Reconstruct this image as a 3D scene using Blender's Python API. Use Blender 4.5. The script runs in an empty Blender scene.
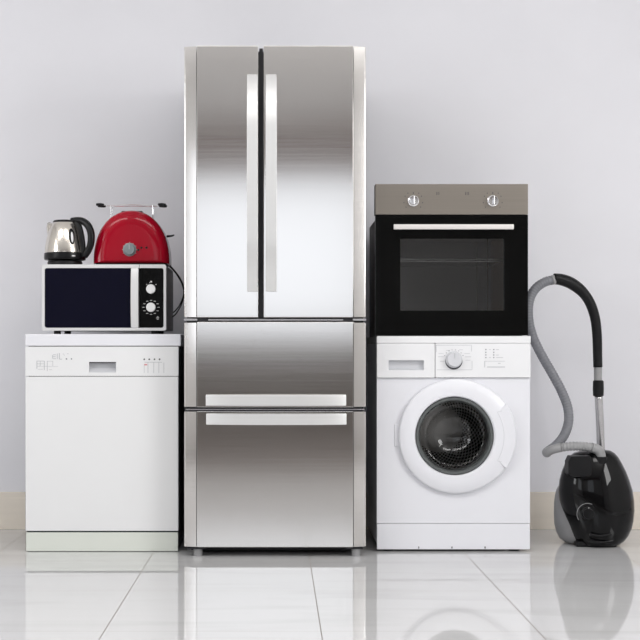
import bpy, bmesh, math, random
from mathutils import Vector, Matrix
random.seed(7)
S = bpy.context.scene
COL = S.collection
PI = math.pi

# ------------------------------------------------------------ camera
F = 1277.0            # focal length in pixels of a 640 px frame
EYE = 0.767           # eye height
CY = -4.95            # camera stands this far in front of the row
cd = bpy.data.cameras.new('camera')
cam = bpy.data.objects.new('camera', cd); COL.objects.link(cam)
cam.location = (0, CY, EYE)
cam.rotation_euler = (PI/2, 0, 0)
cd.sensor_width = 36; cd.lens = 36*F/640
cd.shift_x = (320-277)/640; cd.shift_y = (354-320)/640
cd.clip_start = .05
S.camera = cam

# ------------------------------------------------------------ world, lights, exposure
w = bpy.data.worlds.new('world'); S.world = w; w.use_nodes = True
w.node_tree.nodes['Background'].inputs[0].default_value = (.80, .88, 1, 1)
w.node_tree.nodes['Background'].inputs[1].default_value = 1.0
def area(name, loc, rot, sx, sy, power, col=(1, 1, 1)):
    l = bpy.data.lights.new(name, 'AREA'); l.shape = 'RECTANGLE'; l.size = sx; l.size_y = sy
    l.energy = power; l.color = col
    o = bpy.data.objects.new(name, l); COL.objects.link(o)
    o.location = loc; o.rotation_euler = rot
    return o
XL, XR, YB, YF, ZC = -3.5, 3.5, 0.647, -8.0, 3.1
# daylight through the windows, plus one added fill (emission faces into the room)
area('daylight_front', (-.05, YF+.02, 1.735), (PI/2, 0, 0), 2.1, 1.57, 16, (.97, .98, 1))
area('daylight_and_fill_left', (XL+.02, -2.7, 1.90), (PI/2, 0, -PI/2), 1.4, 1.4, 66, (.98, .99, 1))  # added window light, lightens the shadow left of the fridge
area('daylight_right', (XR-.02, -3.3, 1.95), (PI/2, 0, PI/2), 1.8, 1.4, 140, (1, .99, .98))
area('daylight_and_fill_left', (XL+.02, -5.9, 1.62), (PI/2, 0, -PI/2), 2.2, 1.60, 28, (.97, .98, 1))
# added ceiling panels, unseen, that supply most of the light
for cx, cy, pw in ((-1.9, -2.5, 45), (0.1, -2.5, 39), (2.1, -2.5, 44)):
    area('added_ceiling_fill', (cx, cy, ZC-.035), (0, 0, 0), 1.5, .8, pw, (1, .985, .97))
S.view_settings.view_transform = 'Standard'
S.view_settings.look = 'None'
S.view_settings.gamma = 1
S.view_settings.use_curve_mapping = False
S.view_settings.exposure = -0.93

# ------------------------------------------------------------ helpers
def X(px, Y): return (px-277)*(Y-CY)/F
def Z(py, Y): return EYE+(354-py)*(Y-CY)/F
def W(px, py, Y): return (X(px, Y), Y, Z(py, Y))

class MB:
    def __init__(s): s.bm = bmesh.new()
    def _new(s, before):
        return [v for v in s.bm.verts if v not in before]
    def box(s, x0, x1, y0, y1, z0, z1, bev=0, seg=2):
        b = bmesh.new()
        vs = [b.verts.new((x, y, z)) for x in (x0, x1) for y in (y0, y1) for z in (z0, z1)]
        for f in ((0,1,3,2), (4,6,7,5), (0,4,5,1), (2,3,7,6), (0,2,6,4), (1,5,7,3)):
            b.faces.new([vs[i] for i in f])
        if bev: bmesh.ops.bevel(b, geom=list(b.edges), offset=bev, segments=seg, profile=.5, affect='EDGES')
        s.merge(b); return s
    def merge(s, b, mat=None):
        if mat is not None: bmesh.ops.transform(b, matrix=mat, verts=b.verts)
        m = bpy.data.meshes.new('t'); b.to_mesh(m); b.free(); s.bm.from_mesh(m); bpy.data.meshes.remove(m)
    def prism(s, pts, a0, a1, axis='z', bev=0, seg=2):
        """outline pts extruded along axis: z uses (x,y); y uses (x,z); x uses (y,z)"""
        b = bmesh.new()
        def co(p, a):
            return {'z': (p[0], p[1], a), 'y': (p[0], a, p[1]), 'x': (a, p[0], p[1])}[axis]
        lo = [b.verts.new(co(p, a0)) for p in pts]; hi = [b.verts.new(co(p, a1)) for p in pts]
        n = len(pts)
        c0 = b.faces.new(lo); c1 = b.faces.new(hi[::-1])
        for i in range(n): b.faces.new((lo[i], hi[i], hi[(i+1) % n], lo[(i+1) % n]))
        bmesh.ops.recalc_face_normals(b, faces=b.faces)
        if bev:
            ed = [e for e in b.edges if (e in list(c0.edges) or e in list(c1.edges))]
            bmesh.ops.bevel(b, geom=ed, offset=bev, segments=seg, profile=.5, affect='EDGES')
        s.merge(b); return s
    def lathe(s, prof, c, axis='z', n=48, cap=True):
        """prof: (radius, height along axis) list"""
        b = bmesh.new(); rings = []
        for r, h in prof:
            if r < 1e-6: rings.append([b.verts.new((0, 0, h))]); continue
            rings.append([b.verts.new((r*math.cos(2*PI*k/n), r*math.sin(2*PI*k/n), h)) for k in range(n)])
        for A, B in zip(rings, rings[1:]):
            for k in range(n):
                k2 = (k+1) % n
                if len(A) == 1 and len(B) == 1: continue
                if len(A) == 1: b.faces.new((A[0], B[k2], B[k]))
                elif len(B) == 1: b.faces.new((A[k], A[k2], B[0]))
                else: b.faces.new((A[k], A[k2], B[k2], B[k]))
        if cap:
            for R in (rings[0], rings[-1]):
                if len(R) > 1: b.faces.new(R)
        bmesh.ops.recalc_face_normals(b, faces=b.faces)
        M = {'z': Matrix(), 'y': Matrix.Rotation(PI/2, 4, 'X'),      # axis 'y': height grows towards the camera (-Y)
             'x': Matrix.Rotation(PI/2, 4, 'Y')}[axis]
        s.merge(b, Matrix.Translation(c) @ M); return s
    def cyl(s, c, r, h, axis='z', n=32, bev=0):
        if bev: prof = [(r-bev, 0), (r-bev*.3, bev*.3), (r, bev), (r, h-bev), (r-bev*.3, h-bev*.3), (r-bev, h)]
        else: prof = [(r, 0), (r, h)]
        return s.lathe(prof, c, axis, n)
    def tube(s, pts, rad, n=12, smooth=6, closed=False, ribs=None, flat=None):
        P = [Vector(p) for p in pts]
        if smooth: P = spline(P, smooth)
        N = len(P)
        rr = rad if callable(rad) else (lambda t: rad)
        b = bmesh.new(); rings = []
        T0 = (P[1]-P[0]).normalized()
        up = Vector((0, 1, 0)) if abs(T0.y) < .9 else Vector((1, 0, 0))
        nrm = (up-T0*up.dot(T0)).normalized()
        for i, p in enumerate(P):
            T = (P[min(i+1, N-1)]-P[max(i-1, 0)]).normalized()
            nrm = (nrm-T*nrm.dot(T)).normalized(); bn = T.cross(nrm)
            r = rr(i/(N-1))
            if ribs: r *= 1+ribs*(0, 1, 0, -1)[i % 4]
            fa, fb = flat if flat else (1, 1)
            rings.append([b.verts.new(p+nrm*math.cos(2*PI*k/n)*r*fa+bn*math.sin(2*PI*k/n)*r*fb) for k in range(n)])
        for A, B in zip(rings, rings[1:]):
            for k in range(n): b.faces.new((A[k], A[(k+1) % n], B[(k+1) % n], B[k]))
        b.faces.new(rings[0][::-1]); b.faces.new(rings[-1])
        bmesh.ops.recalc_face_normals(b, faces=b.faces)
        s.merge(b); return s
    def loft(s, rings):
        b = bmesh.new(); R = [[b.verts.new(p) for p in r] for r in rings]; n = len(R[0])
        for A, B in zip(R, R[1:]):
            for k in range(n): b.faces.new((A[k], A[(k+1) % n], B[(k+1) % n], B[k]))
        b.faces.new(R[0][::-1]); b.faces.new(R[-1])
        bmesh.ops.recalc_face_normals(b, faces=b.faces)
        s.merge(b); return s
    def ball(s, c, rx, ry, rz, n=20):
        b = bmesh.new(); bmesh.ops.create_uvsphere(b, u_segments=n, v_segments=n//2, radius=1)
        s.merge(b, Matrix.Translation(c) @ Matrix.Diagonal((rx, ry, rz, 1))); return s
    def build(s, name, m, parent=None, sub=0, flat=False, ang=32):
        bmesh.ops.remove_doubles(s.bm, verts=s.bm.verts, dist=1e-6)
        if not flat:
            for f in s.bm.faces: f.smooth = True
            for e in s.bm.edges:
                if len(e.link_faces) != 2 or e.calc_face_angle(0) > math.radians(ang): e.smooth = False
        me = bpy.data.meshes.new(name); s.bm.to_mesh(me); s.bm.free()
        o = bpy.data.objects.new(name, me); COL.objects.link(o)
        me.materials.append(m)
        if parent is not None:
            o.parent = parent
            off = Vector(parent.location)
            if parent.parent is not None: off = Vector((0, 0, 0)) + Vector(parent.parent.location)+off
            me.transform(Matrix.Translation(-off))
        if not flat:
            md = o.modifiers.new('normals', 'WEIGHTED_NORMAL'); md.keep_sharp = True; md.weight = 60
        if sub:
            md = o.modifiers.new('sub', 'SUBSURF'); md.levels = sub; md.render_levels = sub
        return o
def spline(P, k):
    out = []
    for i in range(len(P)-1):
        p0 = P[max(i-1, 0)]; p1 = P[i]; p2 = P[i+1]; p3 = P[min(i+2, len(P)-1)]
        for j in range(k):
            t = j/k
            out.append(.5*((2*p1)+(-p0+p2)*t+(2*p0-5*p1+4*p2-p3)*t*t+(-p0+3*p1-3*p2+p3)*t**3))
    out.append(P[-1]); return out
def resample(P, step):
    out = [P[0]]; acc = 0
    for a, b in zip(P, P[1:]):
        d = (b-a).length; t = step-acc
        while t <= d: out.append(a+(b-a)*(t/d)); t += step
        acc = (acc+d) % step if t > d else acc
    return out
def rrect(x0, x1, z0, z1, r, n=6):
    pts = []
    for cx, cz, a0 in ((x1-r, z1-r, 0), (x0+r, z1-r, 90), (x0+r, z0+r, 180), (x1-r, z0+r, 270)):
        for k in range(n+1):
            a = math.radians(a0+90*k/n); pts.append((cx+r*math.cos(a), cz+r*math.sin(a)))
    return pts
def frame_ring(mb, outer, inner, y0, y1):
    """plate in the XZ plane with a hole: outer / inner are loops with equal counts"""
    n = len(outer); b = bmesh.new()
    L = [[b.verts.new((p[0], y, p[1])) for p in loop] for loop, y in ((outer, y0), (outer, y1), (inner, y1), (inner, y0))]
    for A, B in ((0, 1), (1, 2), (2, 3), (3, 0)):
        for k in range(n): b.faces.new((L[A][k], L[A][(k+1) % n], L[B][(k+1) % n], L[B][k]))
    bmesh.ops.recalc_face_normals(b, faces=b.faces)
    mb.merge(b); return mb
def thing(name, label, cat, loc, group=None):
    o = bpy.data.objects.new(name, None); COL.objects.link(o); o.location = loc; o.empty_display_size = .1
    o['label'] = label; o['category'] = cat
    if group: o['group'] = group
    return o
def struct(o): o['kind'] = 'structure'; return o

# ------------------------------------------------------------ materials
def mat(name, col, rough=.5, metal=0, coat=0, spec=.5, ior=1.45, noise=None, bump=None, aniso=0, trans=0, alpha=1):
    """noise=(scale vec, amount, rough amount): fine procedural variation; bump=(scale vec, strength, distance)"""
    m = bpy.data.materials.new(name); m.use_nodes = True; nt = m.node_tree; p = nt.nodes['Principled BSDF']
    p.inputs['Base Color'].default_value = (*col, 1); p.inputs['Roughness'].default_value = rough
    p.inputs['Metallic'].default_value = metal; p.inputs['Coat Weight'].default_value = coat
    p.inputs['Specular IOR Level'].default_value = spec; p.inputs['IOR'].default_value = ior
    p.inputs['Anisotropic'].default_value = aniso; p.inputs['Transmission Weight'].default_value = trans
    p.inputs['Alpha'].default_value = alpha
    tc = nt.nodes.new('ShaderNodeTexCoord')
    def noisenode(sc, detail=4):
        mp = nt.nodes.new('ShaderNodeMapping'); mp.inputs['Scale'].default_value = sc
        nt.links.new(tc.outputs['Object'], mp.inputs[0])
        nz = nt.nodes.new('ShaderNodeTexNoise'); nz.inputs['Scale'].default_value = 1; nz.inputs['Detail'].default_value = detail
        nt.links.new(mp.outputs[0], nz.inputs[0]); return nz
    if noise is None: noise = ((6, 6, 6), .003, 0)
    nz = noisenode(noise[0])
    mr = nt.nodes.new('ShaderNodeMapRange'); mr.inputs[1].default_value = .3; mr.inputs[2].default_value = .7
    mr.inputs[3].default_value = 1-noise[1]; mr.inputs[4].default_value = 1+noise[1]
    nt.links.new(nz.outputs[0], mr.inputs[0])
    mx = nt.nodes.new('ShaderNodeVectorMath'); mx.operation = 'SCALE'; mx.inputs[0].default_value = col
    nt.links.new(mr.outputs[0], mx.inputs['Scale']); nt.links.new(mx.outputs[0], p.inputs['Base Color'])
    m2 = nt.nodes.new('ShaderNodeMapRange'); m2.inputs[1].default_value = .3; m2.inputs[2].default_value = .7
    m2.inputs[3].default_value = max(0, rough-noise[2]); m2.inputs[4].default_value = rough+noise[2]
    nt.links.new(nz.outputs[0], m2.inputs[0]); nt.links.new(m2.outputs[0], p.inputs['Roughness'])
    if bump:
        bz = noisenode(bump[0]); bp = nt.nodes.new('ShaderNodeBump')
        bp.inputs['Strength'].default_value = bump[1]; bp.inputs['Distance'].default_value = bump[2]
        nt.links.new(bz.outputs[0], bp.inputs['Height']); nt.links.new(bp.outputs[0], p.inputs['Normal'])
    return m
def see_through(name, tint, gloss_rough=.02, gloss=.12):
    """tinted pane: transparent with a fresnel mirror coat"""
    m = bpy.data.materials.new(name); m.use_nodes = True; nt = m.node_tree; nt.nodes.clear()
    out = nt.nodes.new('ShaderNodeOutputMaterial'); mix = nt.nodes.new('ShaderNodeMixShader')
    tr = nt.nodes.new('ShaderNodeBsdfTransparent'); tr.inputs[0].default_value = (*tint, 1)
    gl = nt.nodes.new('ShaderNodeBsdfGlossy'); gl.inputs['Roughness'].default_value = gloss_rough
    fr = nt.nodes.new('ShaderNodeFresnel'); fr.inputs[0].default_value = 1.5
    nt.links.new(fr.outputs[0], mix.inputs[0]); nt.links.new(tr.outputs[0], mix.inputs[1]); nt.links.new(gl.outputs[0], mix.inputs[2])
    nt.links.new(mix.outputs[0], out.inputs[0]); return m

M = {}
M['steel'] = mat('brushed_steel', (.80, .78, .76), .125, 1, noise=((2, 2, 260), .015, .012))
M['alu'] = mat('satin_aluminium', (.80, .80, .795), .38, .55, noise=((3, 3, 200), .01, .02))
M['fridge_side'] = mat('dark_grey_sheet', (.09, .09, .095), .45)
M['gasket'] = mat('black_gasket', (.03, .03, .035), .6)
M['chrome'] = mat('chrome', (.80, .80, .81), .12, 1)
M['white'] = mat('white_enamel', (.84, .845, .85), .28, coat=.15)
M['white_cool'] = mat('white_enamel_cool', (.83, .835, .875), .30, coat=.15)
M['white_plastic'] = mat('white_plastic', (.86, .865, .88), .35)
M['kick'] = mat('pale_kick_plate', (.74, .77, .71), .35)
M['cream'] = mat('cream_edge', (.85, .80, .70), .5)
M['grey_side'] = mat('galvanised_side', (.20, .20, .205), .5, .3)
M['recess_white'] = mat('recess_white', (.66, .67, .70), .5)
M['black_glass'] = mat('black_glass', (.003, .003, .003), .04, coat=0, spec=.12)
M['navy_glass'] = mat('navy_black_glass', (.004, .004, .013), .05, spec=.12)
M['black_panel'] = mat('black_panel', (.003, .003, .003), .12, spec=.12)
M['taupe'] = mat('taupe_steel', (.28, .252, .22), .36, .6, noise=((1.5, 1.5, 300), .03, .03))
M['light_alu'] = mat('oven_handle_aluminium', (.86, .83, .81), .4, .5)
M['cavity'] = mat('oven_enamel', (.34, .34, .34), .35)
M['cavity_side'] = mat('oven_enamel_brown', (.26, .19, .12), .35)
M['oven_pane'] = see_through('oven_pane_glass', (.80, .80, .80))
M['washer_pane'] = see_through('washer_pane_glass', (.82, .83, .83))
M['drum'] = mat('drum_steel', (.75, .73, .71), .3, .8)
M['paddle'] = mat('drum_paddle_grey', (.45, .44, .43), .4)
M['drum_hole'] = mat('drum_hole', (.01, .01, .01), .6)
M['rubber_grey'] = mat('grey_door_ring', (.13, .14, .14), .3, .3)
M['gasket_grey'] = mat('grey_rubber', (.05, .05, .052), .5)
M['mw_silver'] = mat('silver_paint', (.78, .78, .78), .33, .2)
M['mw_case'] = mat('microwave_case', (.30, .30, .30), .45, .3)
M['ink'] = mat('grey_ink', (.30, .30, .33), .6)
M['ink_dark'] = mat('dark_ink', (.06, .06, .07), .6)
M['ink_faint'] = mat('faint_ink', (.55, .56, .58), .6)
M['ink_white'] = mat('white_ink', (.75, .75, .75), .6)
M['ink_red'] = mat('red_ink', (.70, .30, .32), .6)
M['red'] = mat('red_gloss', (.40, .001, .016), .12, coat=.15, spec=.3)
M['black_plastic'] = mat('black_plastic', (.006, .006, .007), .3, spec=.3)
M['matte_black'] = mat('matte_black_plastic', (.007, .007, .008), .42, spec=.3)
M['cord'] = mat('black_cord', (.006, .006, .007), .4)
M['kettle'] = mat('kettle_steel', (.72, .68, .62), .17, 1, noise=((200, 200, 2), .03, .03))
M['knob_grey'] = mat('grey_knob', (.27, .31, .32), .35, .3)
M['vac_black'] = mat('gloss_black', (.003, .003, .0035), .05, spec=.35)
M['vac_grey'] = mat('grey_plastic', (.32, .32, .325), .35)
M['hose'] = mat('grey_hose', (.21, .215, .235), .25)
M['hose_light'] = mat('light_grey_cuff', (.33, .33, .335), .35)
M['tube'] = mat('tube_steel', (.62, .61, .62), .25, .9)
M['knob_white'] = mat('white_knob', (.88, .88, .88), .35)

# plaster wall
M['wall'] = mat('plaster_wall', (.86, .86, .90), .75, noise=((1.7, 1.3, 2.1), .022, .0))
M['room'] = mat('room_plaster', (.86, .85, .84), .8)
M['room_low'] = mat('room_wainscot', (.16, .14, .125), .6)
M['pelmet'] = mat('brown_pelmet', (.14, .08, .06), .6)
M['ceiling'] = mat('ceiling_paint', (.93, .92, .91), .8)
M['base'] = mat('beige_skirting_tile', (.90, .83, .73), .25, noise=((2, 2, 30), .03, .03))
M['rug'] = mat('dark_floorboards', (.13, .11, .10), .9)
# polished tile floor
def floor_mat():
    m = bpy.data.materials.new('polished_marble_tile'); m.use_nodes = True; nt = m.node_tree; p = nt.nodes['Principled BSDF']
    N = nt.nodes.new; L = nt.links.new
    tc = N('ShaderNodeTexCoord'); mp = N('ShaderNodeMapping'); L(tc.outputs['Object'], mp.inputs[0])
    mp.inputs['Location'].default_value = (-.122, .217, 0)
    br = N('ShaderNodeTexBrick'); br.offset = 0; br.offset_frequency = 1; br.squash = 1
    br.inputs['Scale'].default_value = 1; br.inputs['Brick Width'].default_value = .6; br.inputs['Row Height'].default_value = .6
    br.inputs['Mortar Size'].default_value = .0016; br.inputs['Mortar Smooth'].default_value = .1
    L(mp.outputs[0], br.inputs[0])
    # faint veins that run across
    m2 = N('ShaderNodeMapping'); m2.inputs['Scale'].default_value = (.7, 3.6, 1); L(tc.outputs['Object'], m2.inputs[0])
    nz = N('ShaderNodeTexNoise'); nz.inputs['Scale'].default_value = 1.6; nz.inputs['Detail'].default_value = 6; nz.inputs['Distortion'].default_value = .6
    L(m2.outputs[0], nz.inputs[0])
    cr = N('ShaderNodeValToRGB'); L(nz.outputs[0], cr.inputs[0])
    e = cr.color_ramp.elements; e[0].position = .30; e[0].color = (.585, .585, .585, 1); e[1].position = .5; e[1].color = (.645, .645, .648, 1)
    x = e.new(.62); x.color = (.65, .65, .655, 1); x = e.new(.78); x.color = (.62, .62, .622, 1)
    mx = N('ShaderNodeMix'); mx.data_type = 'RGBA'; L(br.outputs['Fac'], mx.inputs[0]); L(cr.outputs[0], mx.inputs[6])
    mx.inputs[7].default_value = (.22, .20, .18, 1); L(mx.outputs[2], p.inputs['Base Color'])
    mr = N('ShaderNodeMapRange'); mr.inputs[3].default_value = .035; mr.inputs[4].default_value = .5; L(br.outputs['Fac'], mr.inputs[0]); L(mr.outputs[0], p.inputs['Roughness'])
    p.inputs['IOR'].default_value = 1.68; p.inputs['Coat Weight'].default_value = .0; p.inputs['Coat Roughness'].default_value = .03
    return m
M['floor'] = floor_mat()

# ------------------------------------------------------------ room
struct(MB().box(XL-.1, XR+.1, -3.5, YB+.1, -.1, 0).build('floor', M['floor'], flat=True))
struct(MB().box(XL-.1, XR+.1, YF-.1, -3.5, -.1, 0).build('floor', M['rug'], flat=True))
struct(MB().box(XL-.1, XR+.1, YF-.1, YB+.1, ZC, ZC+.1).build('ceiling', M['ceiling'], flat=True))
struct(MB().box(XL-.1, XR+.1, YB, YB+.1, 0, ZC).build('wall_back', M['wall'], flat=True))
def wall_with_window(name, horiz, at, out, a0, a1, wa0, wa1, z0, z1):
    mb = MB()
    def bx(p0, p1, q0, q1):
        lo, hi = min(at, at+out), max(at, at+out)
        if horiz: mb.box(p0, p1, lo, hi, q0, q1)
        else: mb.box(lo, hi, p0, p1, q0, q1)
    bx(a0, wa0, 0, ZC); bx(wa1, a1, 0, ZC); bx(wa0, wa1, 0, z0); bx(wa0, wa1, z1, ZC)
    return struct(mb.build(name, M['room'], flat=True))
mb = MB().box(XL, XR, YF-.1, YF, 0, .95).box(XL, XR, YF-.1, YF, 2.52, ZC)
for a, b in ((XL, -1.1), (1.0, XR)): mb.box(a, b, YF-.1, YF, .95, 2.52)
struct(mb.build('wall_front', M['room'], flat=True))
mb = MB()
for a, b, c, d in ((YF-.1, -7.0, 0, ZC), (-7.0, -4.8, 0, .82), (-7.0, -4.8, 2.42, ZC), (-4.8, -3.4, 0, ZC), (-3.4, -2.0, 0, 1.2), (-3.4, -2.0, 2.6, ZC), (-2.0, YB, 0, ZC)): mb.box(XL-.1, XL, a, b, c, d)
struct(mb.build('wall_left', M['room'], flat=True))
wall_with_window('wall_right', False, XR, .1, YF-.1, YB, -4.2, -2.4, 1.25, 2.65)
def window(name, horiz, at, wa0, wa1, z0, z1):
    mb = MB(); t = .05; lo, hi = at-.03, at+.03
    def bx(p0, p1, q0, q1):
        if horiz: mb.box(p0, p1, lo, hi, q0, q1, .004, 1)
        else: mb.box(lo, hi, p0, p1, q0, q1, .004, 1)
    bx(wa0-t, wa0, z0-t, z1+t); bx(wa1, wa1+t, z0-t, z1+t); bx(wa0, wa1, z0-t, z0); bx(wa0, wa1, z1, z1+t)
    return struct(mb.build(name, M['white_plastic']))
window('window_1', True, YF, -1.1, 1.0, .95, 2.52)
window('added_window', False, XL, -3.4, -2.0, 1.2, 2.6)  # unseen window added around the left fill light
window('window_2', False, XL, -7.0, -4.8, .82, 2.42)
window('window_3', False, XR, -4.2, -2.4, 1.25, 2.65)
struct(MB().box(XL, XR, YF, YF+.02, 0, .88).build('trim_1', M['room_low'], flat=True))
struct(MB().box(-3.2, 3.2, YF+.0, YF+.10, 2.58, 3.0, .005, 1).build('trim_2', M['pelmet']))
# skirting along the wall behind the appliances, laid in tiles
bb = MB()
bx = XL
while bx < XR-.01:
    bb.box(bx+.0008, min(bx+.6, XR)-.0008, YB-.012, YB, 0, .163, .0012, 1); bx += .6
struct(bb.build('baseboard_back', M['base']))

# ------------------------------------------------------------ refrigerator
FY = -.13
fr = thing('refrigerator', 'tall brushed stainless steel refrigerator with two upper doors and two freezer drawers', 'refrigerator', (0, .2, 0))
fx0, fx1 = X(184, FY), X(366, FY); fzt = Z(45.5, FY)
MB().box(fx0+.006, fx1-.006, -.06, .55, .03, fzt-.006, .004, 1).build('body', M['fridge_side'], fr)
MB().box(fx0+.02, fx1-.02, -.03, .5, .012, .032, 0).build('base_plate', M['gasket'], fr)
ch = .047; dp = .016
def panel(name, x0, x1, z0, z1, left, right):
    """door or drawer front; separate angled strips along the outer edges"""
    a = x0+ch if left else x0; b = x1-ch if right else x1
    mb = MB().box(a+.0006 if left else a, b-.0006 if right else b, FY, -.066, z0, z1, .0025, 2)
    o = mb.build(name, M['steel'], fr)
    if left:
        MB().prism([(x0, FY+dp), (x0+.004, FY+dp-.004), (a-.001, FY+.001), (a-.0006, -.066), (x0, -.066)], z0+.001, z1-.002, 'z', .0012, 1).build('edge_strip', M['steel'], o)
    if right:
        MB().prism([(x1, FY+dp), (x1-.004, FY+dp-.004), (b+.001, FY+.001), (b+.0006, -.066), (x1, -.066)], z0+.001, z1-.002, 'z', .0012, 1).build('edge_strip', M['steel'], o)
    return o
zu0 = Z(317.5, FY); gx0, gx1 = X(258.3, FY), X(263.6, FY)
dl = panel('door', fx0, gx0, zu0, fzt, True, False)
dr = panel('door', gx1, fx1, zu0, fzt, False, True)
d1 = panel('drawer', fx0, fx1, Z(407.3, FY), Z(322, FY), True, True)
d2 = panel('drawer', fx0, fx1, Z(547.3, FY), Z(411.2, FY), True, True)
d2x = MB().box(gx0+.003, gx1-.003, -.10, -.066, zu0, fzt-.004).build('gasket', M['gasket'], fr)
zs0, zs1 = Z(322, FY)+.001, zu0-.001
MB().box(fx0+.008, fx1-.008, FY+.014, -.05, zs0+.001, zs1-.001).build('seam', M['gasket'], fr)
MB().box(fx0-.001, fx0+.05, FY+.004, FY+.03, zs0+.004, zs1-.003, .001, 1).box(fx1-.05, fx1+.001, FY+.004, FY+.03, zs0+.004, zs1-.003, .001, 1)\
    .box(fx0+.09, fx1-.085, FY+.006, FY+.02, zs0+.0045, zs1-.005, .001, 1).build('hinge_cover', M['tube'], fr)
MB().box(fx0+.008, fx1-.008, FY+.02, -.05, Z(411.2, FY)+.001, Z(407.3, FY)-.001).build('seam', M['gasket'], fr)
MB().box(fx0+.004, fx1-.004, FY+.012, FY+.03, Z(409.6, FY)-.002, Z(409.6, FY)+.002).build('trim_bar', M['tube'], fr)
def bow(n, L, ramp, reach, th):
    """profile of a bowed bar: (distance along, distance out) outline"""
    top = []; bot = []
    for k in range(n+1):
        s = L*k/n; e = min(s, L-s)
        t = min(1, e/ramp); o = reach*math.sin(t*PI/2)**.8 if t > 0 else 0
        top.append((s, o+th)); bot.append((s, max(-.001, o-th*.3)))
    return top, bot
def bow_handle(parent, horiz, a0, a1, b0, b1, ramp, reach, m):
    top, bot = bow(40, a1-a0, ramp, reach, .012)
    pts = [(a0+s, FY-o) for s, o in bot]+[(a0+s, FY-o) for s, o in reversed(top)]
    mb = MB()
    if horiz: mb.prism(pts, b0, b1, 'z', .0018, 2)
    else: mb.prism([(o, s) for s, o in pts], b0, b1, 'x', .0018, 2)
    mb.build('handle', m, parent)
HY = -.19
bow_handle(dl, False, Z(290.8, HY), Z(71.5, HY), X(246.8, HY), X(257.6, HY), .20, .045, M['alu'])
bow_handle(dr, False, Z(290.8, HY), Z(71.5, HY), X(265.6, HY), X(276.6, HY), .20, .045, M['alu'])
hy = -.165
bow_handle(d1, True, X(205.4, hy), X(346.5, hy), Z(406, hy), Z(395, hy), .20, .030, M['alu'])
bow_handle(d2, True, X(205.8, hy), X(346.8, hy), Z(425, hy), Z(414, hy), .20, .030, M['alu'])
for fx, fy in ((X(198, -.09), -.09), (X(356, -.09), -.09), (fx0+.05, .48), (fx1-.05, .48)):
    MB().cyl((fx, fy, 0), .017, .034, n=20, bev=.002).build('foot', M['hose_light'], fr)
for a, b in ((fx0+.01, fx0+.075), (fx1-.075, fx1-.01)):
    MB().box(a, b, FY+.02, -.06, .027, .034, .001, 1).build('foot_bracket', M['gasket'], fr)

# ------------------------------------------------------------ dishwasher
dw = thing('dishwasher', 'white freestanding dishwasher with slim handle slot, at the left of the steel refrigerator', 'dishwasher', (X(103, 0), .28, 0))
ax0, ax1 = X(25.2, 0), X(181, 0); dzt = Z(334, 0)
bx0, bx1 = X(25.4, 0), X(178.4, 0)
MB().box(bx0+.006, bx1-.004, .03, .565, .012, dzt-.04, .003, 1).build('body', M['grey_side'], dw)
MB().box(ax0, ax1, -.004, .575, Z(346, 0), dzt, .004, 3).build('worktop', M['white_cool'], dw)
# control panel with a slot for the hand
cz0, cz1 = Z(376, 0), Z(346.6, 0)
sx0, sx1, sz0, sz1 = X(89, 0), X(116, 0), Z(372.5, 0), Z(362, 0)
mb = MB(); frame_ring(mb, [(bx0, cz0), (bx1, cz0), (bx1, cz1), (bx0, cz1)], [(sx0, sz0), (sx1, sz0), (sx1, sz1), (sx0, sz1)], 0, .03)
cp = mb.build('control_panel', M['white'], dw)
mb = MB(); mb.prism([(.0005, sz0+.0002), (.024, sz0+.018), (.024, sz1+.006), (.0295, sz1+.006), (.0295, sz0-.004), (.0005, sz0-.004)], sx0-.002, sx1+.002, 'x')
hs = mb.build('handle_slot', M['recess_white'], dw)
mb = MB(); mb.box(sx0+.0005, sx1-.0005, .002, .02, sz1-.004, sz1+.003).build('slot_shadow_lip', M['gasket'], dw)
MB().box(bx0+.006, bx1-.006, .012, .03, .0005, .006).build('floor_gap', M['gasket'], dw)
dd = MB().box(bx0, bx1, -.001, .03, Z(531, 0), cz0-.0022, .003, 2).build('door', M['white'], dw)
MB().box(bx0+.002, bx1-.002, .004, .03, Z(551.3, 0), Z(532.6, 0), .001, 1).build('kick_plate', M['kick'], dw)
MB().box(bx0+.004, bx1-.004, .012, .03, Z(533, 0), Z(530.8, 0)).build('door_gap', M['gasket'], dw)
for fx in (bx0+.05, bx1-.05):
    for fy in (.06, .5): MB().cyl((fx, fy, 0), .016, .014, n=16).build('foot', M['black_plastic'], dw)
def marks(name, lst, y, m, parent, th=.0008, each=False):
    if each:
        for q in lst: marks(name, [q], y, m, parent, th)
        return
    mb = MB()
    for x0, y0, x1, y1 in lst: mb.box(X(x0, y), X(x1, y), y-th, y+.0004, Z(y1, y), Z(y0, y))
    return mb.build(name, m, parent, flat=True)
# printing on the left: little word, dots and programme grid
marks('printed_text', [(53, 354.5, 56, 355.1), (52.3, 355, 53, 358.6), (53, 356.4, 55.6, 357), (53, 358.4, 56, 359), (57, 353.6, 57.6, 359), (59, 353, 59.7, 359.4), (59.7, 358.8, 62, 359.5),
    (63, 353.5, 63.5, 354.6), (64, 354.6, 64.5, 355.6), (67, 353.5, 68.6, 354)], 0, M['ink_faint'], cp)
marks('indicator_dots', [(65.8, 358.2, 67.2, 359.6), (70.9, 358.2, 72.1, 359.6)], 0, M['ink'], cp, each=True)
marks('programme_symbols', [(36.6, 360.8, 44.6, 361.3), (36.6, 361.2, 37.2, 369), (40, 361.2, 40.4, 366), (44, 361.2, 44.6, 370), (47, 361, 53, 361.4), (47, 361.3, 47.5, 371), (52.6, 361, 53, 366), (37, 363.6, 44.6, 364), (37, 366.2, 58, 366.5), (38, 369, 43, 369.4), (49, 369.5, 52, 369.9)], 0, M['ink_faint'], cp)
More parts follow.
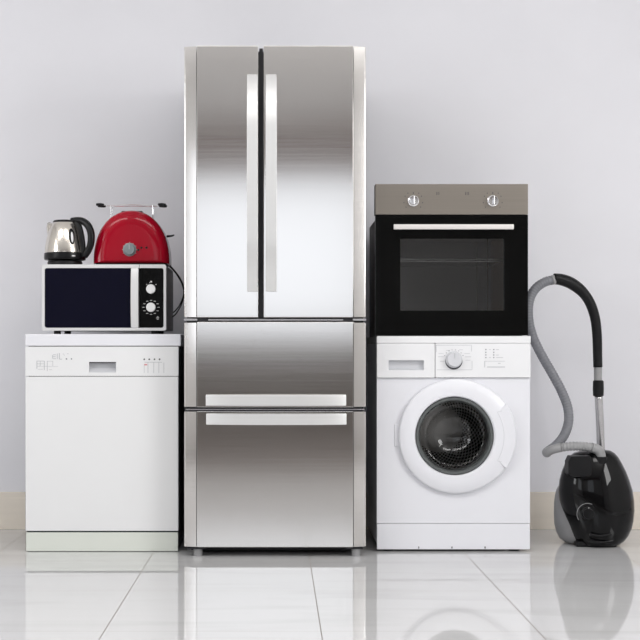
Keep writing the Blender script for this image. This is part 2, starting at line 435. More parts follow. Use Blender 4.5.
for px in (144.3, 149.3, 154.5, 159.6): MB().cyl((X(px, 0), .0004, Z(359.3, 0)), .0032, .0022, 'y', 12).build('indicator_light', M['ink_dark'], cp)
marks('button_outline', [(144.5, 362, 162, 362.5)]+[(px, 362.5, px+.5, 373) for px in (147.7, 153.5, 158.6, 163.6)]+[(144, 365, 144.4, 373)], 0, M['ink_faint'], cp)
marks('red_mark', [(144.2, 364, 147.2, 365.4)], 0, M['ink_red'], cp)

# ------------------------------------------------------------ washing machine
wm = thing('washing_machine', 'white front loading washing machine with round glass door, under the built-in oven', 'washing machine', (X(453.5, 0), .28, 0))
wx0, wx1 = X(376.6, 0), X(530.6, 0); wzt = Z(336, 0)
tz = Z(343.2, 0); pz = Z(377.6, 0); kz = Z(523.6, 0); bz = Z(549.6, 0)
dcx, dcz = X(454, 0), Z(436, 0)
MB().box(wx0, wx1, -.004, .57, tz, wzt, .003, 2).build('top_plate', M['white_plastic'], wm)
# cabinet with a round opening in the front
n = 96
def circ(cx, cz, r, n=96, a0=0): return [(cx+r*math.cos(a0+2*PI*k/n), cz+r*math.sin(a0+2*PI*k/n)) for k in range(n)]
def boxloop(x0, x1, z0, z1, cx, cz, n=96):
    out = []
    for k in range(n):
        a = 2*PI*k/n; c, s = math.cos(a), math.sin(a); t = 1e9
        if c > 1e-9: t = min(t, (x1-cx)/c)
        if c < -1e-9: t = min(t, (x0-cx)/c)
        if s > 1e-9: t = min(t, (z1-cz)/s)
        if s < -1e-9: t = min(t, (z0-cz)/s)
        out.append([cx+c*t, cz+s*t])
    for X_, Z_ in ((x0, z0), (x0, z1), (x1, z0), (x1, z1)):
        k = min(range(n), key=lambda i: (out[i][0]-X_)**2+(out[i][1]-Z_)**2); out[k] = [X_, Z_]
    return [tuple(p) for p in out]
mb = MB(); wb0, wb1 = wx0+.0015, wx1-.0015
frame_ring(mb, boxloop(wb0, wb1, kz+.001, pz-.0015, dcx, dcz), circ(dcx, dcz, .165), .004, .03)
front = mb.build('front_panel', M['white_cool'], wm)
MB().box(wb0, wb0+.004, .03, .56, .03, tz-.001).box(wb1-.004, wb1, .03, .56, .03, tz-.001).box(wb0, wb1, .555, .56, .03, tz-.001)\
    .box(wb0, wb1, .03, .56, .03, .034).build('cabinet', M['white_cool'], wm, flat=True)
kp = MB().box(wb0, wb1, .004, .03, bz, kz-.001, .0015, 1).build('kick_plate', M['white_cool'], wm)
marks('latch_slot', [(418.3, 546.5, 419.2, 548.5), (451.5, 546.5, 452.4, 548.5), (484.5, 546.5, 485.6, 548.5)], .004, M['ink_dark'], kp, each=True)
for fx in (wx0+.05, wx1-.055):
    for fy in (.05, .5): MB().cyl((fx, fy, 0), .022, .033, n=20).build('foot', M['black_plastic'], wm)
# control fascia: drawer on the left, dial and display on the right
fd0, fd1 = X(434.6, 0), X(435.2, 0)
rx0, rx1, rz0, rz1 = X(388.5, 0), X(423.8, 0), Z(370.2, 0), Z(360.2, 0)
mb = MB(); frame_ring(mb, rrect(wx0+.001, fd0, pz, tz-.0008, .004), rrect(rx0, rx1, rz0, rz1, .003), -.006, .02)
sd = mb.build('detergent_drawer', M['white_plastic'], wm)
MB().prism([(-.0045, rz0-.001), (.014, rz0+.006), (.014, rz1+.002), (.019, rz1+.002), (.019, rz0-.002)], rx0-.001, rx1+.001, 'x').build('drawer_pull', M['recess_white'], sd)
fa = MB().prism(rrect(fd1, wx1-.001, pz, tz-.0008, .004), -.006, .03, 'y', .0015, 1).build('control_fascia', M['white_plastic'], wm)
marks('dial_border', [(435.8, 345, 471.6, 345.4), (471.3, 345.4, 471.7, 351.5), (471.8, 361, 472.2, 369.8), (437, 369.6, 471.8, 370), (436.2, 345.4, 436.6, 352)], -.006, M['ink_faint'], fa)
kx, kz2 = X(454.3, -.02), Z(360, -.02)
MB().lathe([(.0335, 0), (.0335, .001), (.0325, .0022)], (kx, -.0055, kz2-.0035), 'y', 48).build('dial_crescent', M['ink_dark'], fa)  # dark disc set low, shows as a crescent below the dial
dk = MB().lathe([(.0325, 0), (.0325, .003), (.029, .006), (.028, .022), (.0265, .0245), (0, .0255)], (kx, -.0062, kz2+.0022), 'y', 48).build('dial', M['recess_white'], wm)
MB().box(kx-.0012, kx+.0012, -.0335, -.031, kz2+.006, kz2+.026, .0004, 1).build('dial_pointer', M['ink_faint'], dk)
mb = MB()
for k, a in enumerate((100, 118, 136, 154, 80, 62, 44, 26)):
    c = Vector((kx+.0395*math.cos(math.radians(a)), 0, kz2+.0395*math.sin(math.radians(a))))
    mb.box(c.x-.0022, c.x+.0022, -.0068, -.006, c.z-.001, c.z+.001)
mb.build('programme_marks', M['ink'], fa, flat=True)
marks('programme_text', [(438, 356.5, 444, 357), (440, 361, 444.5, 361.5), (438.5, 353.2, 443.5, 353.6), (465, 356.6, 471, 357.1), (464.5, 353.2, 470, 353.6), (465.5, 360, 470.5, 360.4), (446, 350.2, 450, 350.6), (459, 349.6, 463, 350)], -.006, M['ink_faint'], fa)
marks('indicator_dots', [(px, py, px+1.1, py+1.1) for px in (485.3, 493.2) for py in (349, 351.8, 354.4, 357)], -.006, M['ink'], fa, each=True)
marks('indicator_text', [(496, 349.4, 499, 349.9), (496, 354.8, 499, 355.3), (496, 357.3, 503, 357.8), (489, 349.4, 491, 349.8), (489, 357.3, 491, 357.8)], -.006, M['ink_faint'], fa)
marks('button_bar', [(484.4, 361, 485, 367.4), (487, 366.6, 505, 367.4), (498, 363, 500.5, 363.6), (484.8, 361, 505, 361.4)], -.006, M['ink_faint'], fa)
# door: broad white bezel, grey ring, glass bowl
def door_outline(grow=0):
    pts = []
    for k in range(96):
        a = 2*PI*k/96; r = .2225+grow
        d = abs((a+PI) % (2*PI)-PI)
        r += .0135*max(0, math.cos(min(d*1.45, PI/2)))**1.2      # swells at the handle
        pts.append((X(455.6, 0)+r*math.cos(a), dcz+r*math.sin(a)))
    return pts
rin = .1505
gcx = X(453.8, 0); gcz = Z(435.7, 0)
def ring_loop(outl, t, y):   # t 0 outer .. 1 inner
    c = circ(gcx, gcz, rin)
    return [((1-t)*o[0]+t*i[0], y, (1-t)*o[1]+t*i[1]) for o, i in zip(outl, c)]
ol = door_outline()
bz_rings = [ring_loop(ol, 0, .0035), ring_loop(ol, 0, -.008), ring_loop(ol, .03, -.014), ring_loop(ol, .10, -.0185), ring_loop(ol, .45, -.026), ring_loop(ol, .8, -.028), ring_loop(ol, .93, -.027), ring_loop(ol, .985, -.022), ring_loop(ol, 1, -.012), ring_loop(ol, 1, .0035)]
b = bmesh.new(); R = [[b.verts.new(p) for p in r] for r in bz_rings]
for A, B in zip(R, R[1:]+R[:1]):
    for k in range(96): b.faces.new((A[k], A[(k+1) % 96], B[(k+1) % 96], B[k]))
bmesh.ops.recalc_face_normals(b, faces=b.faces)
mb = MB(); mb.merge(b)
door = mb.build('door', M['white_cool'], wm)
MB().lathe([(.1502, -.004), (.1502, .020), (.147, .0235), (.139, .0225), (.134, .014), (.131, -.004), (.1502, -.004)], (gcx, 0, gcz), 'y', 96, cap=False).build('door_ring', M['rubber_grey'], door, ang=50)
# glass: flat rim that turns into a bowl pushed back into the drum
MB().lathe([(.1325, .010), (.120, .012), (.108, .008), (.102, -.02), (.096, -.055), (.075, -.078), (.04, -.088), (0, -.09)], (gcx, 0, gcz), 'y', 72, cap=False).build('door_glass', M['washer_pane'], door, ang=60)
# handle: raised grip at the right side of the bezel
hp = []
for k in range(17):
    a = math.radians(-33+66*k/16); hp.append((X(455.6, 0)+.228*math.cos(a), dcz+.228*math.sin(a)))
hp2 = []
for k in range(17):
    a = math.radians(30-60*k/16); hp2.append((X(455.6, 0)+(.185)*math.cos(a), dcz+.185*math.sin(a)))
MB().prism(hp+hp2, -.0262, -.016, 'y', .002, 3).build('door_handle', M['white_cool'], door)
gl = []
for k in range(21):
    a = math.radians(31-62*k/20); gl.append((X(455.6, 0)+.183*math.cos(a), -.0262, dcz+.183*math.sin(a)))
MB().tube([(gl[0][0]+.018, -.0262, gl[0][2]+.004)]+gl+[(gl[-1][0]+.018, -.0262, gl[-1][2]-.004)], .0012, 6, 1).build('handle_groove', M['recess_white'], door)
# hinge cover on the left edge
MB().box(X(394.5, 0), X(400, 0), .000, .006, Z(446.5, 0), Z(424, 0), .002, 1).build('door_hinge', M['white_cool'], wm)
# gasket and drum behind the door
MB().lathe([(.164, -.01), (.150, -.04), (.135, -.06), (.137, -.10)], (gcx, 0, gcz), 'y', 64, cap=False).build('door_seal', M['gasket_grey'], wm)
dru = MB().lathe([(.137, -.095), (.225, -.11), (.235, -.13), (.235, -.44), (.20, -.46), (0, -.44)], (gcx, 0, gcz), 'y', 64, cap=False).build('drum', M['drum'], wm)
def drum_holes(m, cx, cz):
    nt = m.node_tree; N = nt.nodes.new; L = nt.links.new; p = nt.nodes['Principled BSDF']
    def mth(op, a, b=None):
        n_ = N('ShaderNodeMath'); n_.operation = op
        for i_, v in enumerate((a, b)):
            if v is None: continue
            if isinstance(v, (int, float)): n_.inputs[i_].default_value = v
            else: L(v, n_.inputs[i_])
        return n_.outputs[0]
    tc = N('ShaderNodeTexCoord'); sp = N('ShaderNodeSeparateXYZ'); L(tc.outputs['Object'], sp.inputs[0])
    dx = mth('SUBTRACT', sp.outputs[0], cx); dz = mth('SUBTRACT', sp.outputs[2], cz)
    rr_ = mth('SQRT', mth('ADD', mth('MULTIPLY', dx, dx), mth('MULTIPLY', dz, dz)))
    an = mth('ARCTAN2', dz, dx)
    f = mth('MULTIPLY', mth('SINE', mth('MULTIPLY', an, 44)), mth('SINE', mth('MULTIPLY', rr_, 420)))
    hole = mth('MULTIPLY', mth('GREATER_THAN', f, .1), mth('GREATER_THAN', rr_, .10))
    old = p.inputs['Base Color'].links[0].from_socket
    mx = N('ShaderNodeMix'); mx.data_type = 'RGBA'; L(hole, mx.inputs[0]); L(old, mx.inputs[6]); mx.inputs[7].default_value = (.01, .01, .01, 1)
    L(mx.outputs[2], p.inputs['Base Color'])
drum_holes(M['drum'], gcx-wm.location.x, gcz)
for a in (100, 220, 340):
    ar = math.radians(a); pts = []
    for s, h in ((-.045, 0), (-.02, .045), (.02, .045), (.045, 0)):
        pts.append((gcx+(.233-h)*math.cos(ar)-s*math.sin(ar), gcz+(.233-h)*math.sin(ar)+s*math.cos(ar)))
    MB().prism(pts, .15, .43, 'y', .006, 2).build('drum_paddle', M['paddle'], dru)

# ------------------------------------------------------------ built-in oven on the washing machine
ov = thing('built_in_oven', 'black glass built-in oven with taupe steel control strip, standing on the white washing machine', 'oven', (X(451.5, 0), .28, wzt))
ox0, ox1 = X(375.3, 0), X(528, 0); oz0, ozm, oz1 = Z(335.4, 0), Z(214.6, 0), Z(184, 0)
# steel casing with a cavity
cx0, cx1 = ox0+.018, ox1-.018; cz0o, cz1o = wzt+.0008, ozm+.004
kx0, kx1, kz0, kz1 = X(398, 0), X(507, 0), Z(313, 0), Z(236, 0)
mb = MB(); frame_ring(mb, [(cx0, cz0o), (cx1, cz0o), (cx1, cz1o), (cx0, cz1o)], [(kx0-.015, kz0-.02), (kx1+.015, kz0-.02), (kx1+.015, kz1+.02), (kx0-.015, kz1+.02)], .022, .05)
mb.box(cx0, cx0+.003, .05, .56, cz0o, cz1o).box(cx1-.003, cx1, .05, .56, cz0o, cz1o).box(cx0, cx1, .05, .56, cz1o-.003, cz1o).box(cx0, cx1, .05, .56, cz0o, cz0o+.003).box(cx0, cx1, .557, .56, cz0o, cz1o)
case = mb.build('casing', M['grey_side'], ov, flat=True)
q0, q1, q2, q3 = kx0-.012, kx1+.012, kz0-.017, kz1+.017
MB().box(q0, q1, .43, .435, q2, q3).box(q0, q1, .05, .43, q2-.004, q2).box(q0, q1, .05, .43, q3, q3+.004).box(q0-.004, q0, .05, .43, q2, q3).build('cavity', M['cavity'], ov, flat=True)
MB().box(q1, q1+.004, .05, .43, q2, q3).build('cavity_side_wall', M['cavity_side'], ov, flat=True)
# wire rack
rzz = Z(260.8, .06)
mb = MB(); mb.tube([(q0+.002, .075, rzz), (q1-.002, .075, rzz)], .0028, 8, 0).tube([(q0+.002, .075, rzz+.008), (q1-.002, .075, rzz+.008)], .0018, 8, 0).tube([(q0+.004, .40, rzz), (q1-.004, .40, rzz)], .0025, 8, 0)
for k in range(15): mb.tube([(q0+.012+k*(q1-q0-.024)/14, .075, rzz), (q0+.012+k*(q1-q0-.024)/14, .40, rzz)], .0013, 6, 0)
mb.build('wire_rack', M['chrome'], ov)
mb = MB()
for xx in (q0+.008, X(487, .1)):
    for yy in (.09, .36): mb.tube([(xx, yy, q2+.006), (xx, yy, q3-.01)], .0018, 6, 0)
    for zz in (rzz-.10, rzz-.05, rzz-.005, rzz+.04): mb.tube([(xx, .09, zz), (xx, .36, zz)], .0016, 6, 0)
mb.build('rack_support', M['chrome'], ov)
# door of black glass with a clear window
mb = MB()
frame_ring(mb, rrect(ox0, ox1, oz0, ozm-.0015, .002, 3), rrect(X(400.3, 0), X(504.3, 0), Z(310.6, 0), Z(238.4, 0), .004, 3), 0, .022)
od = mb.build('door', M['black_glass'], ov)
MB().box(X(399.5, 0), X(505, 0), .004, .008, Z(311.4, 0), Z(237.6, 0)).build('window_pane', M['oven_pane'], od, flat=True)
hY = -.045
MB().box(X(393.8, hY), X(513.9, hY), hY, hY+.013, Z(229.3, hY), Z(224.2, hY), .002, 2).build('handle', M['light_alu'], od)
for px in (400, 507):
    MB().box(X(px, hY), X(px, hY)+.012, hY+.0125, .002, Z(228.6, hY), Z(224.8, hY), .001, 1).build('handle_post', M['light_alu'], od)
cs = MB().box(ox0, ox1, -.002, .055, ozm, oz1, .0015, 2).build('control_panel', M['taupe'], ov)
for px, nm in ((413.3, 'knob'), (492.7, 'knob')):
    k = MB().lathe([(.0215, 0), (.0215, .003), (.0175, .005), (.0172, .018), (.0165, .0195), (0, .020)], (X(px, 0), -.0018, Z(201, 0)), 'y', 40).build(nm, M['chrome'], ov)
    MB().box(X(px, 0)-.003, X(px, 0)+.003, -.029, -.0205, Z(201, 0)-.0165, Z(201, 0)+.0165, .0015, 2).build('knob_grip', M['chrome'], k)
tk = []
for cx in (413.3, 492.7):
    tk.append((cx-.3, 192.2, cx+.4, 193.8))
    for a in (-60, -35, 35, 60, 100, 130, -100, -130):
        x = cx+9.5*math.sin(math.radians(a)); y = 201-9.5*math.cos(math.radians(a)); tk.append((x-.35, y-.5, x+.35, y+.5))
marks('printed_mark', tk+[(436.6, 192, 437.2, 195), (438.6, 192, 439.1, 195), (465.2, 192, 465.7, 195), (466.8, 192, 467.3, 195), (468.4, 192, 468.9, 195)], -.002, M['ink_dark'], cs)

# ------------------------------------------------------------ microwave on the dishwasher
MY = .05
mw = thing('microwave_oven', 'silver framed microwave oven with dark window and two white knobs, on the dishwasher', 'microwave', (X(105, MY), .23, dzt))
mx0, mx1, mz0, mz1 = X(42, MY), X(166, MY), Z(330.6, MY), Z(264.4, MY)
MB().box(mx0+.003, mx1-.001, MY+.03, MY+.36, mz0+.003, mz1-.002, .004, 2).build('case', M['mw_case'], mw)
ix0, ix1, iz0, iz1 = X(44.6, MY), X(163.6, MY), Z(327.8, MY), Z(268, MY)
mb = MB(); frame_ring(mb, rrect(mx0, mx1, mz0, mz1, .008), rrect(ix0, ix1, iz0, iz1, .009), MY, MY+.03)
mb.build('front_frame', M['mw_silver'], mw)
MB().prism(rrect(ix0+.0006, X(134, MY), iz0+.0006, iz1-.0006, .008), MY+.004, MY+.028, 'y').build('door', M['navy_glass'], mw)
# bowed silver door handle strip
hx0, hx1 = X(131, MY), X(138.6, MY)
pts = []
for k in range(13): 
    t = k/12; pts.append((MY-.002-.014*math.sin(PI*t)**.6, iz0+.001+(iz1-iz0-.002)*t))
pts += [(MY+.012, iz1-.001), (MY+.012, iz0+.001)]
MB().prism(pts, hx0, hx1, 'x', .0015, 1).build('door_handle', M['mw_silver'], mw)
mp_ = MB().prism(rrect(X(139.4, MY), ix1-.0006, iz0+.0006, iz1-.0006, .008), MY+.003, MY+.028, 'y').build('control_panel', M['black_panel'], mw)
MB().box(X(139.1, MY), X(139.5, MY), MY-.0005, MY+.01, iz1+.0005, mz1-.0005).build('door_seam', M['gasket'], mw, flat=True)
for py in (289, 307.3):
    MB().lathe([(.0185, 0), (.0185, .012), (.0172, .0145), (0, .0155)], (X(151, MY), MY+.003, Z(py, MY)), 'y', 36).build('knob', M['knob_white'], mp_)
tk = [(150.4, 281, 152, 282.4), (149.2, 282.4, 150, 282.9), (146.2, 284.2, 147.2, 284.8), (155.4, 284.2, 156.4, 284.8)]
for k in range(12):
    a = 2*PI*k/12
    if k == 6: pass
    x = 151+7.6*math.sin(a); y = 307.3-7*math.cos(a); tk.append((x-1.1, y-.25, x+1.1, y+.25))
tk += [(156.4, 317.6, 159, 318.2), (157, 319, 158.6, 319.5), (157, 316.4, 158.4, 316.8)]
marks('printed_mark', tk, MY+.003, M['ink_white'], mp_)
for fx in (mx0+.05, mx1-.05):
    for fy in (MY+.06, MY+.31): MB().cyl((fx, fy, dzt), .014, mz0-dzt+.004, n=16).build('foot', M['black_plastic'], mw)

# ------------------------------------------------------------ electric kettle on the microwave
KY = .145
kt = thing('electric_kettle', 'small brushed steel electric kettle with black handle, on the left of the microwave top', 'kettle', (X(65, KY), KY, mz1))
kcx = X(65, KY); kzb = mz1
def KP(r, h): return (r, h)
MB().lathe([(.064, -.0015), (.069, .002), (.069, .014), (.066, .019), (.05, .021)], (kcx, KY, kzb), 'z', 48).build('power_base', M['matte_black'], kt)
MB().lathe([(.070, .022), (.081, .024), (.083, .030), (.0825, .049), (.0805, .051)], (kcx, KY, kzb), 'z', 64).build('bottom_ring', M['black_plastic'], kt)
MB().lathe([(.0805, .050), (.081, .054), (.078, .08), (.0725, .11), (.065, .14), (.0555, .163), (.050, .171), (.047, .173)], (kcx, KY, kzb), 'z', 64).build('body', M['kettle'], kt)
MB().lathe([(.0475, .171), (.048, .176), (.044, .181), (.02, .184), (0, .1845)], (kcx, KY, kzb), 'z', 48).build('lid', M['black_plastic'], kt)
# spout towards the left
rings = []
for t, cxs, czs, wd, ht in ((0, -.045, .128, .034, .030), (.3, -.053, .146, .028, .024), (.7, -.060, .161, .020, .017), (1, -.0655, .1725, .009, .007)):
    rings.append([(kcx+cxs+ht*math.cos(2*PI*k/20)*.8, KY+wd*math.sin(2*PI*k/20), kzb+czs+ht*math.cos(2*PI*k/20)*.35) for k in range(20)])
MB().loft(rings).build('spout', M['kettle'], kt, ang=60)
hd = Vector((math.cos(math.radians(-20)), math.sin(math.radians(-20)), 0))
def K(d, h): return (kcx+hd.x*d, KY+hd.y*d, kzb+h)
MB().tube([K(.030, .180), K(.055, .181), K(.080, .176), K(.104, .157), K(.117, .125), K(.116, .088), K(.104, .058), K(.088, .036)], lambda t: .0125+.003*math.sin(PI*t), 14, 8, flat=(1, .95)).build('handle', M['black_plastic'], kt)
MB().tube([K(.052, .176), K(.062, .158), K(.0715, .128), K(.078, .09), K(.081, .055), K(.083, .035)], .012, 12, 6).build('back_strip', M['black_plastic'], kt)
# water gauge facing the camera, right of centre
ga = math.radians(-90+31)
def onbody(h, extra=0):
    prof = [(.054, .081), (.08, .078), (.11, .0725), (.14, .065), (.163, .0555)]
    for (h0, r0), (h1, r1) in zip(prof, prof[1:]):
        if h0 <= h <= h1: r = r0+(r1-r0)*(h-h0)/(h1-h0); break
    else: r = .081
    return Vector((kcx+(r+extra)*math.cos(ga), KY+(r+extra)*math.sin(ga), kzb+h))
for nm, mm, rx, rz, ex, hh in (('water_gauge', M['black_plastic'], .0125, .034, -.002, .112), ):
    c = onbody(hh, ex)
    b = bmesh.new(); bmesh.ops.create_uvsphere(b, u_segments=24, v_segments=14, radius=1)
    mb = MB(); mb.merge(b, Matrix.Translation(c) @ Matrix.Rotation(ga+PI/2, 4, 'Z') @ Matrix.Rotation(-.20, 4, 'X') @ Matrix.Diagonal((rx, .006, rz, 1)))
    wg = mb.build(nm, mm, kt)
    c = onbody(hh-.002, ex+.0042)
    b = bmesh.new(); bmesh.ops.create_uvsphere(b, u_segments=20, v_segments=12, radius=1)
    mb = MB(); mb.merge(b, Matrix.Translation(c) @ Matrix.Rotation(ga+PI/2, 4, 'Z') @ Matrix.Rotation(-.20, 4, 'X') @ Matrix.Diagonal((.0055, .003, .022, 1)))
    mb.build('gauge_window', M['knob_white'], wg)
c = Vector((kcx+.083*math.cos(ga), KY+.083*math.sin(ga), kzb+.035))
MB().box(c.x-.009, c.x+.009, c.y-.002, c.y+.008, c.z-.002, c.z+.003, .001, 1).build('switch', M['ink_white'], kt)

# ------------------------------------------------------------ toaster on the microwave
TY = .215
to = thing('toaster', 'glossy red dome-shaped toaster with a wire bread rack, on the right of the microwave top', 'toaster', (X(131.2, TY), TY, mz1))
tcx = X(131.2, TY-.06); tz0 = mz1+.010; th_ = Z(212, TY)-tz0; hw = .152
def dome(inset, y):
    pts = []; a_ = hw-inset; h = th_-inset
    pts_ = []
    for k in range(49):
        a = PI*k/48; c, s = math.cos(a), math.sin(a)
        x = a_*(abs(c)**.94)*(1 if c >= 0 else -1); z = h*(s**.94) if s > 0 else 0
        pts_.append((tcx+x, y, tz0+.012+z*(h-.012)/h))
    pts_.append((tcx-a_, y, tz0+inset*.2)); 
    for k in range(1, 12): pts_.append((tcx-a_+2*a_*k/12, y, tz0+inset*.2))
    pts_.append((tcx+a_, y, tz0+inset*.2))
    return pts_
ys = [(-.088, .060), (-.0865, .040), (-.082, .022), (-.074, .009), (-.062, .002), (-.05, 0), (.05, 0), (.062, .002), (.074, .009), (.082, .022), (.088, .060)]
shell = MB().loft([dome(i, TY+y) for y, i in ys]).build('shell', M['red'], to, ang=50)
MB().box(tcx-hw+.012, tcx+hw-.012, TY-.07, TY+.07, tz0-.004, tz0+.004, .002, 1).build('base', M['matte_black'], to)
for sx in (-1, 1):
    for sy in (-1, 1): MB().cyl((tcx+sx*.11, TY+sy*.05, mz1), .010, .008, n=14).build('foot', M['black_plastic'], to)
for sy in (-1, 1):
    MB().box(tcx-.042, tcx+.042, TY+sy*.025-.010, TY+sy*.025+.010, tz0+th_-.045, tz0+th_+.0008, .002, 1).build('bread_slot', M['gasket'], to)
fyT = TY-.088
kn = MB().lathe([(.0265, -.004), (.0265, .003), (.024, .004), (.0225, .004), (.022, .012), (.020, .0145), (0, .0155)], (X(129.6, fyT), fyT, Z(249.6, fyT)), 'y', 40).build('browning_knob', M['knob_grey'], to)
MB().box(X(129.6, fyT)-.001, X(129.6, fyT)+.001, fyT-.0165, fyT-.014, Z(249.6, fyT), Z(249.6, fyT)+.019, .0003, 1).build('knob_pointer', M['ink_white'], kn)
mb = MB()
for k in range(9):
    a = math.radians(-30+k*30); mb.cyl((X(129.6, fyT)+.029*math.cos(a), fyT+.002, Z(249.6, fyT)+.029*math.sin(a)), .0011, .0035, 'y', 8)
mb.build('browning_marks', M['ink_white'], to)
for px in (138.4, 141.4, 146.4): MB().cyl((X(px, fyT), fyT+.003, Z(247.7 if px > 140 else 250, fyT)), .0045, .005, 'y', 16, bev=.001).build('button', M['black_plastic'], to)
MB().tube([(tcx+hw-.014, TY-.01, Z(236.6, TY)), (tcx+hw+.004, TY-.01, Z(236.2, TY)), (tcx+hw+.016, TY-.01, Z(235.2, TY))], lambda t: .0055-.003*t, 10, 4, flat=(2.2, 1)).build('lever', M['black_plastic'], to)
# wire rack: two rods with black grips, standing on four wires
for sy in (-1, 1):
    yy = TY+sy*.024; zr = Z(205.6, TY)
    mb = MB().tube([(X(104, TY), yy, zr+.001), (X(111.5, TY), yy, zr-.001), (X(130, TY), yy, zr+.001), (X(153, TY), yy, zr-.001), (X(159, TY), yy, zr+.001)], .0017, 8, 4)
    for px in (111.6, 153.2):
        mb.tube([(X(px, TY), yy, zr), (X(px, TY), yy, Z(221.5, TY))], .0009, 8, 0)
    mb.build('bread_rack', M['chrome'], to)
mb = MB()
for px in (107.9, 153.2): MB().tube([(X(px, TY), TY-.024, Z(206, TY)), (X(px, TY), TY+.024, Z(206, TY))], .0010, 8, 0).build('rack_crossbar', M['chrome'], to)
for px0, px1 in ((97, 105), (158.5, 166.5)):
    for sy in (-1, 1):
        MB().tube([(X(px0, TY), TY+sy*.024, Z(205.2, TY)), (X((px0+px1)/2, TY), TY+sy*.024, Z(205.3, TY)), (X(px1, TY), TY+sy*.024, Z(205.6, TY))], lambda t, a=(px0 < 120): .0065*(.35+.65*math.sin(PI*min(1, max(0, .15+.7*t)))), 10, 5).build('rack_grip', M['black_plastic'], to)
# power cord hanging in a loop beside the microwave
mb = MB().tube([W(164.5, 262.5, .27), W(168.5, 264.8, .30), W(174, 270, .31), W(181, 280, .30), W(184.2, 291, .29), W(182, 303, .28), W(176.5, 313, .27), W(172.4, 317, .26)], .0026, 8, 8)
mb.tube([W(164.5, 262.5, .27), W(169.5, 266.5, .315), W(176, 273.5, .325), W(182, 284, .325), W(183.8, 294, .32), W(180, 304.5, .31), W(176, 310, .305), W(173.2, 312.6, .30)], .0026, 8, 8)
pc = mb.build('power_cord', M['cord'])
pc['label'] = 'black power cord hanging in a loop between the microwave and the steel refrigerator'; pc['category'] = 'cord'

# ------------------------------------------------------------ vacuum cleaner
VY = .20
vc = thing('vacuum_cleaner', 'glossy black canister vacuum cleaner standing upright with grey hose looped beside it', 'vacuum cleaner', (X(594, VY), VY, 0))
def egg(rows, yf, yb, name, m, parent, pw=2.08):
    rings = []; zs = [r[0] for r in rows]; N_ = 40
    for (py, xl, xr, d) in rows:
        cy = (yf+yb)/2; hyy = (yb-yf)/2*d; x0, x1 = X(xl, VY), X(xr, VY)
        cx = (x0+x1)/2; hx = (x1-x0)/2; z = Z(py, VY-.02)
        z = max(z, .004)
        rings.append([(cx+hx*math.copysign(abs(math.cos(a))**(2/pw), math.cos(a)), cy+hyy*math.copysign(abs(math.sin(a))**(2/pw), math.sin(a)), z)
                      for a in [2*PI*k/N_ for k in range(N_)]])
    return MB().loft(rings).build(name, m, parent, ang=60)
rows_b = [(449.6, 592, 604, .25), (450.6, 581, 609.5, .42), (453, 573.5, 613.5, .55), (457, 568.6, 617, .65), (463, 565, 620.5, .74), (471, 561.7, 624.5, .83), (480, 559.2, 628, .90), (490, 558, 631, .95), (500, 559, 632.5, .98),
          (510, 561.7, 632.8, 1), (520, 565, 631.8, 1), (528, 567.6, 630, .98), (535, 570.3, 626.8, .94), (540, 572.8, 623, .88), (543.5, 576, 618, .80), (545.8, 581, 611, .70)]
vb = egg(rows_b, .075, .30, 'front_shell', M['vac_black'], vc)
rows_g = [(486, 561.7, 625, .7), (491, 558.8, 627, .82), (498, 557.2, 628, .9), (505, 556.4, 629, .95), (515, 556.3, 629, 1), (526, 556.8, 627, 1), (534, 558.7, 625, .96), (540, 561.8, 621, .9), (543.6, 566.2, 616, .82), (545.6, 571.2, 610, .72)]
egg(rows_g, .13, .345, 'rear_shell', M['vac_grey'], vc)
MB().box(X(572, .2), X(612, .2), .12, .31, 0, .022, .006, 2).build('foot_base', M['matte_black'], vc)
# cover flap at the upper left
pts = [(571.5, 456.5), (590.5, 455.8), (592, 460), (592, 474), (590, 476.5), (572, 477.5), (568.6, 474), (568.8, 462)]
py_ = .087
MB().prism([(X(a, py_), Z(b_, py_)) for a, b_ in pts], .092, .16, 'y', .004, 2).build('cover_flap', M['matte_black'], vc)
# power dial with its printed arc
dY = .078
dl2 = MB().lathe([(.026, -.012), (.025, .001), (.021, .004), (.020, .010), (0, .0125)], (X(588, dY), dY, Z(513.5, dY)), 'y', 36).build('power_dial', M['black_plastic'], vc)
arc = []
for k in range(19):
    a = math.radians(65+k*8.3); arc.append((X(587.5, dY)+.042*math.cos(a), dY-.0008, Z(514, dY)+.042*math.sin(a)))
MB().tube(arc, .0011, 6, 0).build('dial_scale', M['vac_grey'], vc)
MB().ball((X(588, dY), dY-.013, Z(507.5, dY)), .0022, .0015, .0022, 10).build('dial_mark', M['ink_white'], vc)
MB().tube([(X(590, .075), .078, Z(534.6, .075)), (X(600, .075), .074, Z(535.6, .075)), (X(612, .075), .080, Z(534.4, .075))], .0035, 8, 5).build('latch_grip', M['matte_black'], vc)
MB().tube([(X(588, .08), .086, Z(541, .08)), (X(600, .08), .080, Z(542.2, .08)), (X(613, .08), .088, Z(541, .08))], .0045, 8, 5).build('carry_grip', M['vac_black'], vc)
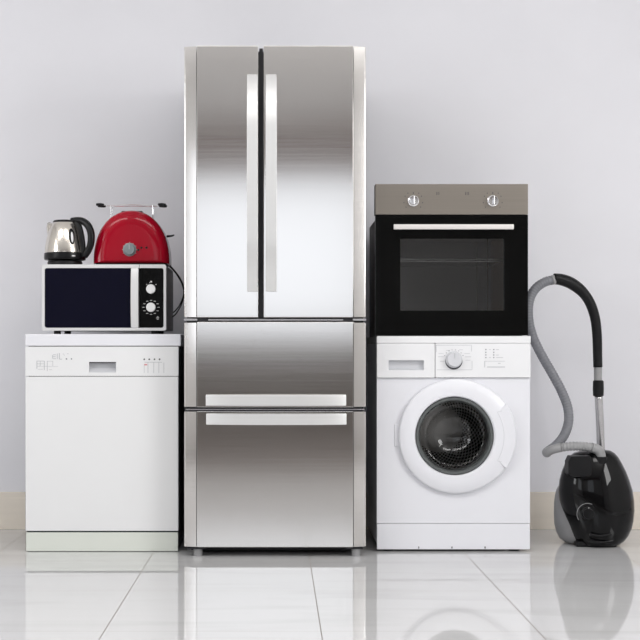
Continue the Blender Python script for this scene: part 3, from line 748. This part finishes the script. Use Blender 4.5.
# hose: from the inlet out to the left, then up in a tall loop to the grip
def hose(pts, rad, name, m, ribbed, step=.0042, ribs=.045, n=18):
    P = spline([Vector(p) for p in pts], 24); P = resample(P, step)
    return MB().tube(P, rad, n, 0, ribs=ribs if ribbed else None).build(name, m, vc, ang=180)
MB().cyl((X(600.5, .13), .13, Z(464, .13)), .026, .03, n=28, bev=.004).build('hose_inlet', M['matte_black'], vc)
hose([W(600.8, 461, .13), W(600.6, 455, .13), W(598, 450, .125), W(591, 447.3, .12)], .0195, 'hose_cuff', M['hose_light'], False)
hose([W(593, 447.8, .121), W(584, 446.4, .115), W(572, 446.2, .11), W(560, 447.6, .115)], .0168, 'hose_ribbed', M['hose_light'], True, .0032, .12)
hose([W(562, 447.2, .115), W(553, 449.4, .12), W(547, 452.2, .135)], .0178, 'hose_joint', M['hose_light'], False)
hose([W(546.6, 452.5, .137), W(550, 450, .155), W(557.5, 444, .17), W(564.5, 434.5, .18), W(568.6, 421, .19), W(567.3, 406, .20), W(560.5, 389, .21), W(551, 371.5, .22), W(541, 354, .22), W(532.6, 336, .22), W(528.6, 318, .22), W(529.4, 301, .23), W(535.2, 289, .24), W(545, 282, .25), W(556, 279.3, .26)],
     .0188, 'hose', M['hose'], True, .0028, .045)
MB().ball(W(547, 452.4, .137), .020, .020, .020, 18).build('hose_bend', M['hose_light'], vc)
hose([W(551, 280.4, .255), W(557, 279.3, .26), W(561, 279.4, .262)], .0195, 'hose_collar', M['hose_light'], False)
def gr(t): return .0225-.004*t+.004*math.sin(PI*min(1, t*3.0))*.6
hose([W(553.8, 278.9, .26), W(561, 279.6, .262), W(571, 283.2, .27), W(582, 291.5, .28), W(590, 303, .285), W(595, 318, .29), W(597, 335, .295), W(597.5, 352, .30), W(597.9, 368.5, .30)], gr, 'grip_handle', M['matte_black'], False, .006)
hose([W(597.9, 367, .30), W(598, 382.5, .30)], .0165, 'grip_connector', M['hose_light'], False, .005)
MB().lathe([(.018, -.033), (.0215, -.029), (.0225, 0), (.0215, .029), (.018, .033)], W(598.3, 388.3, .30), 'z', 28).build('locking_collar', M['matte_black'], vc)
hose([W(598.5, 394, .30), W(599.8, 418, .315), W(601, 455, .33), W(601.5, 500, .345)], .0165, 'suction_tube', M['tube'], False, .02)
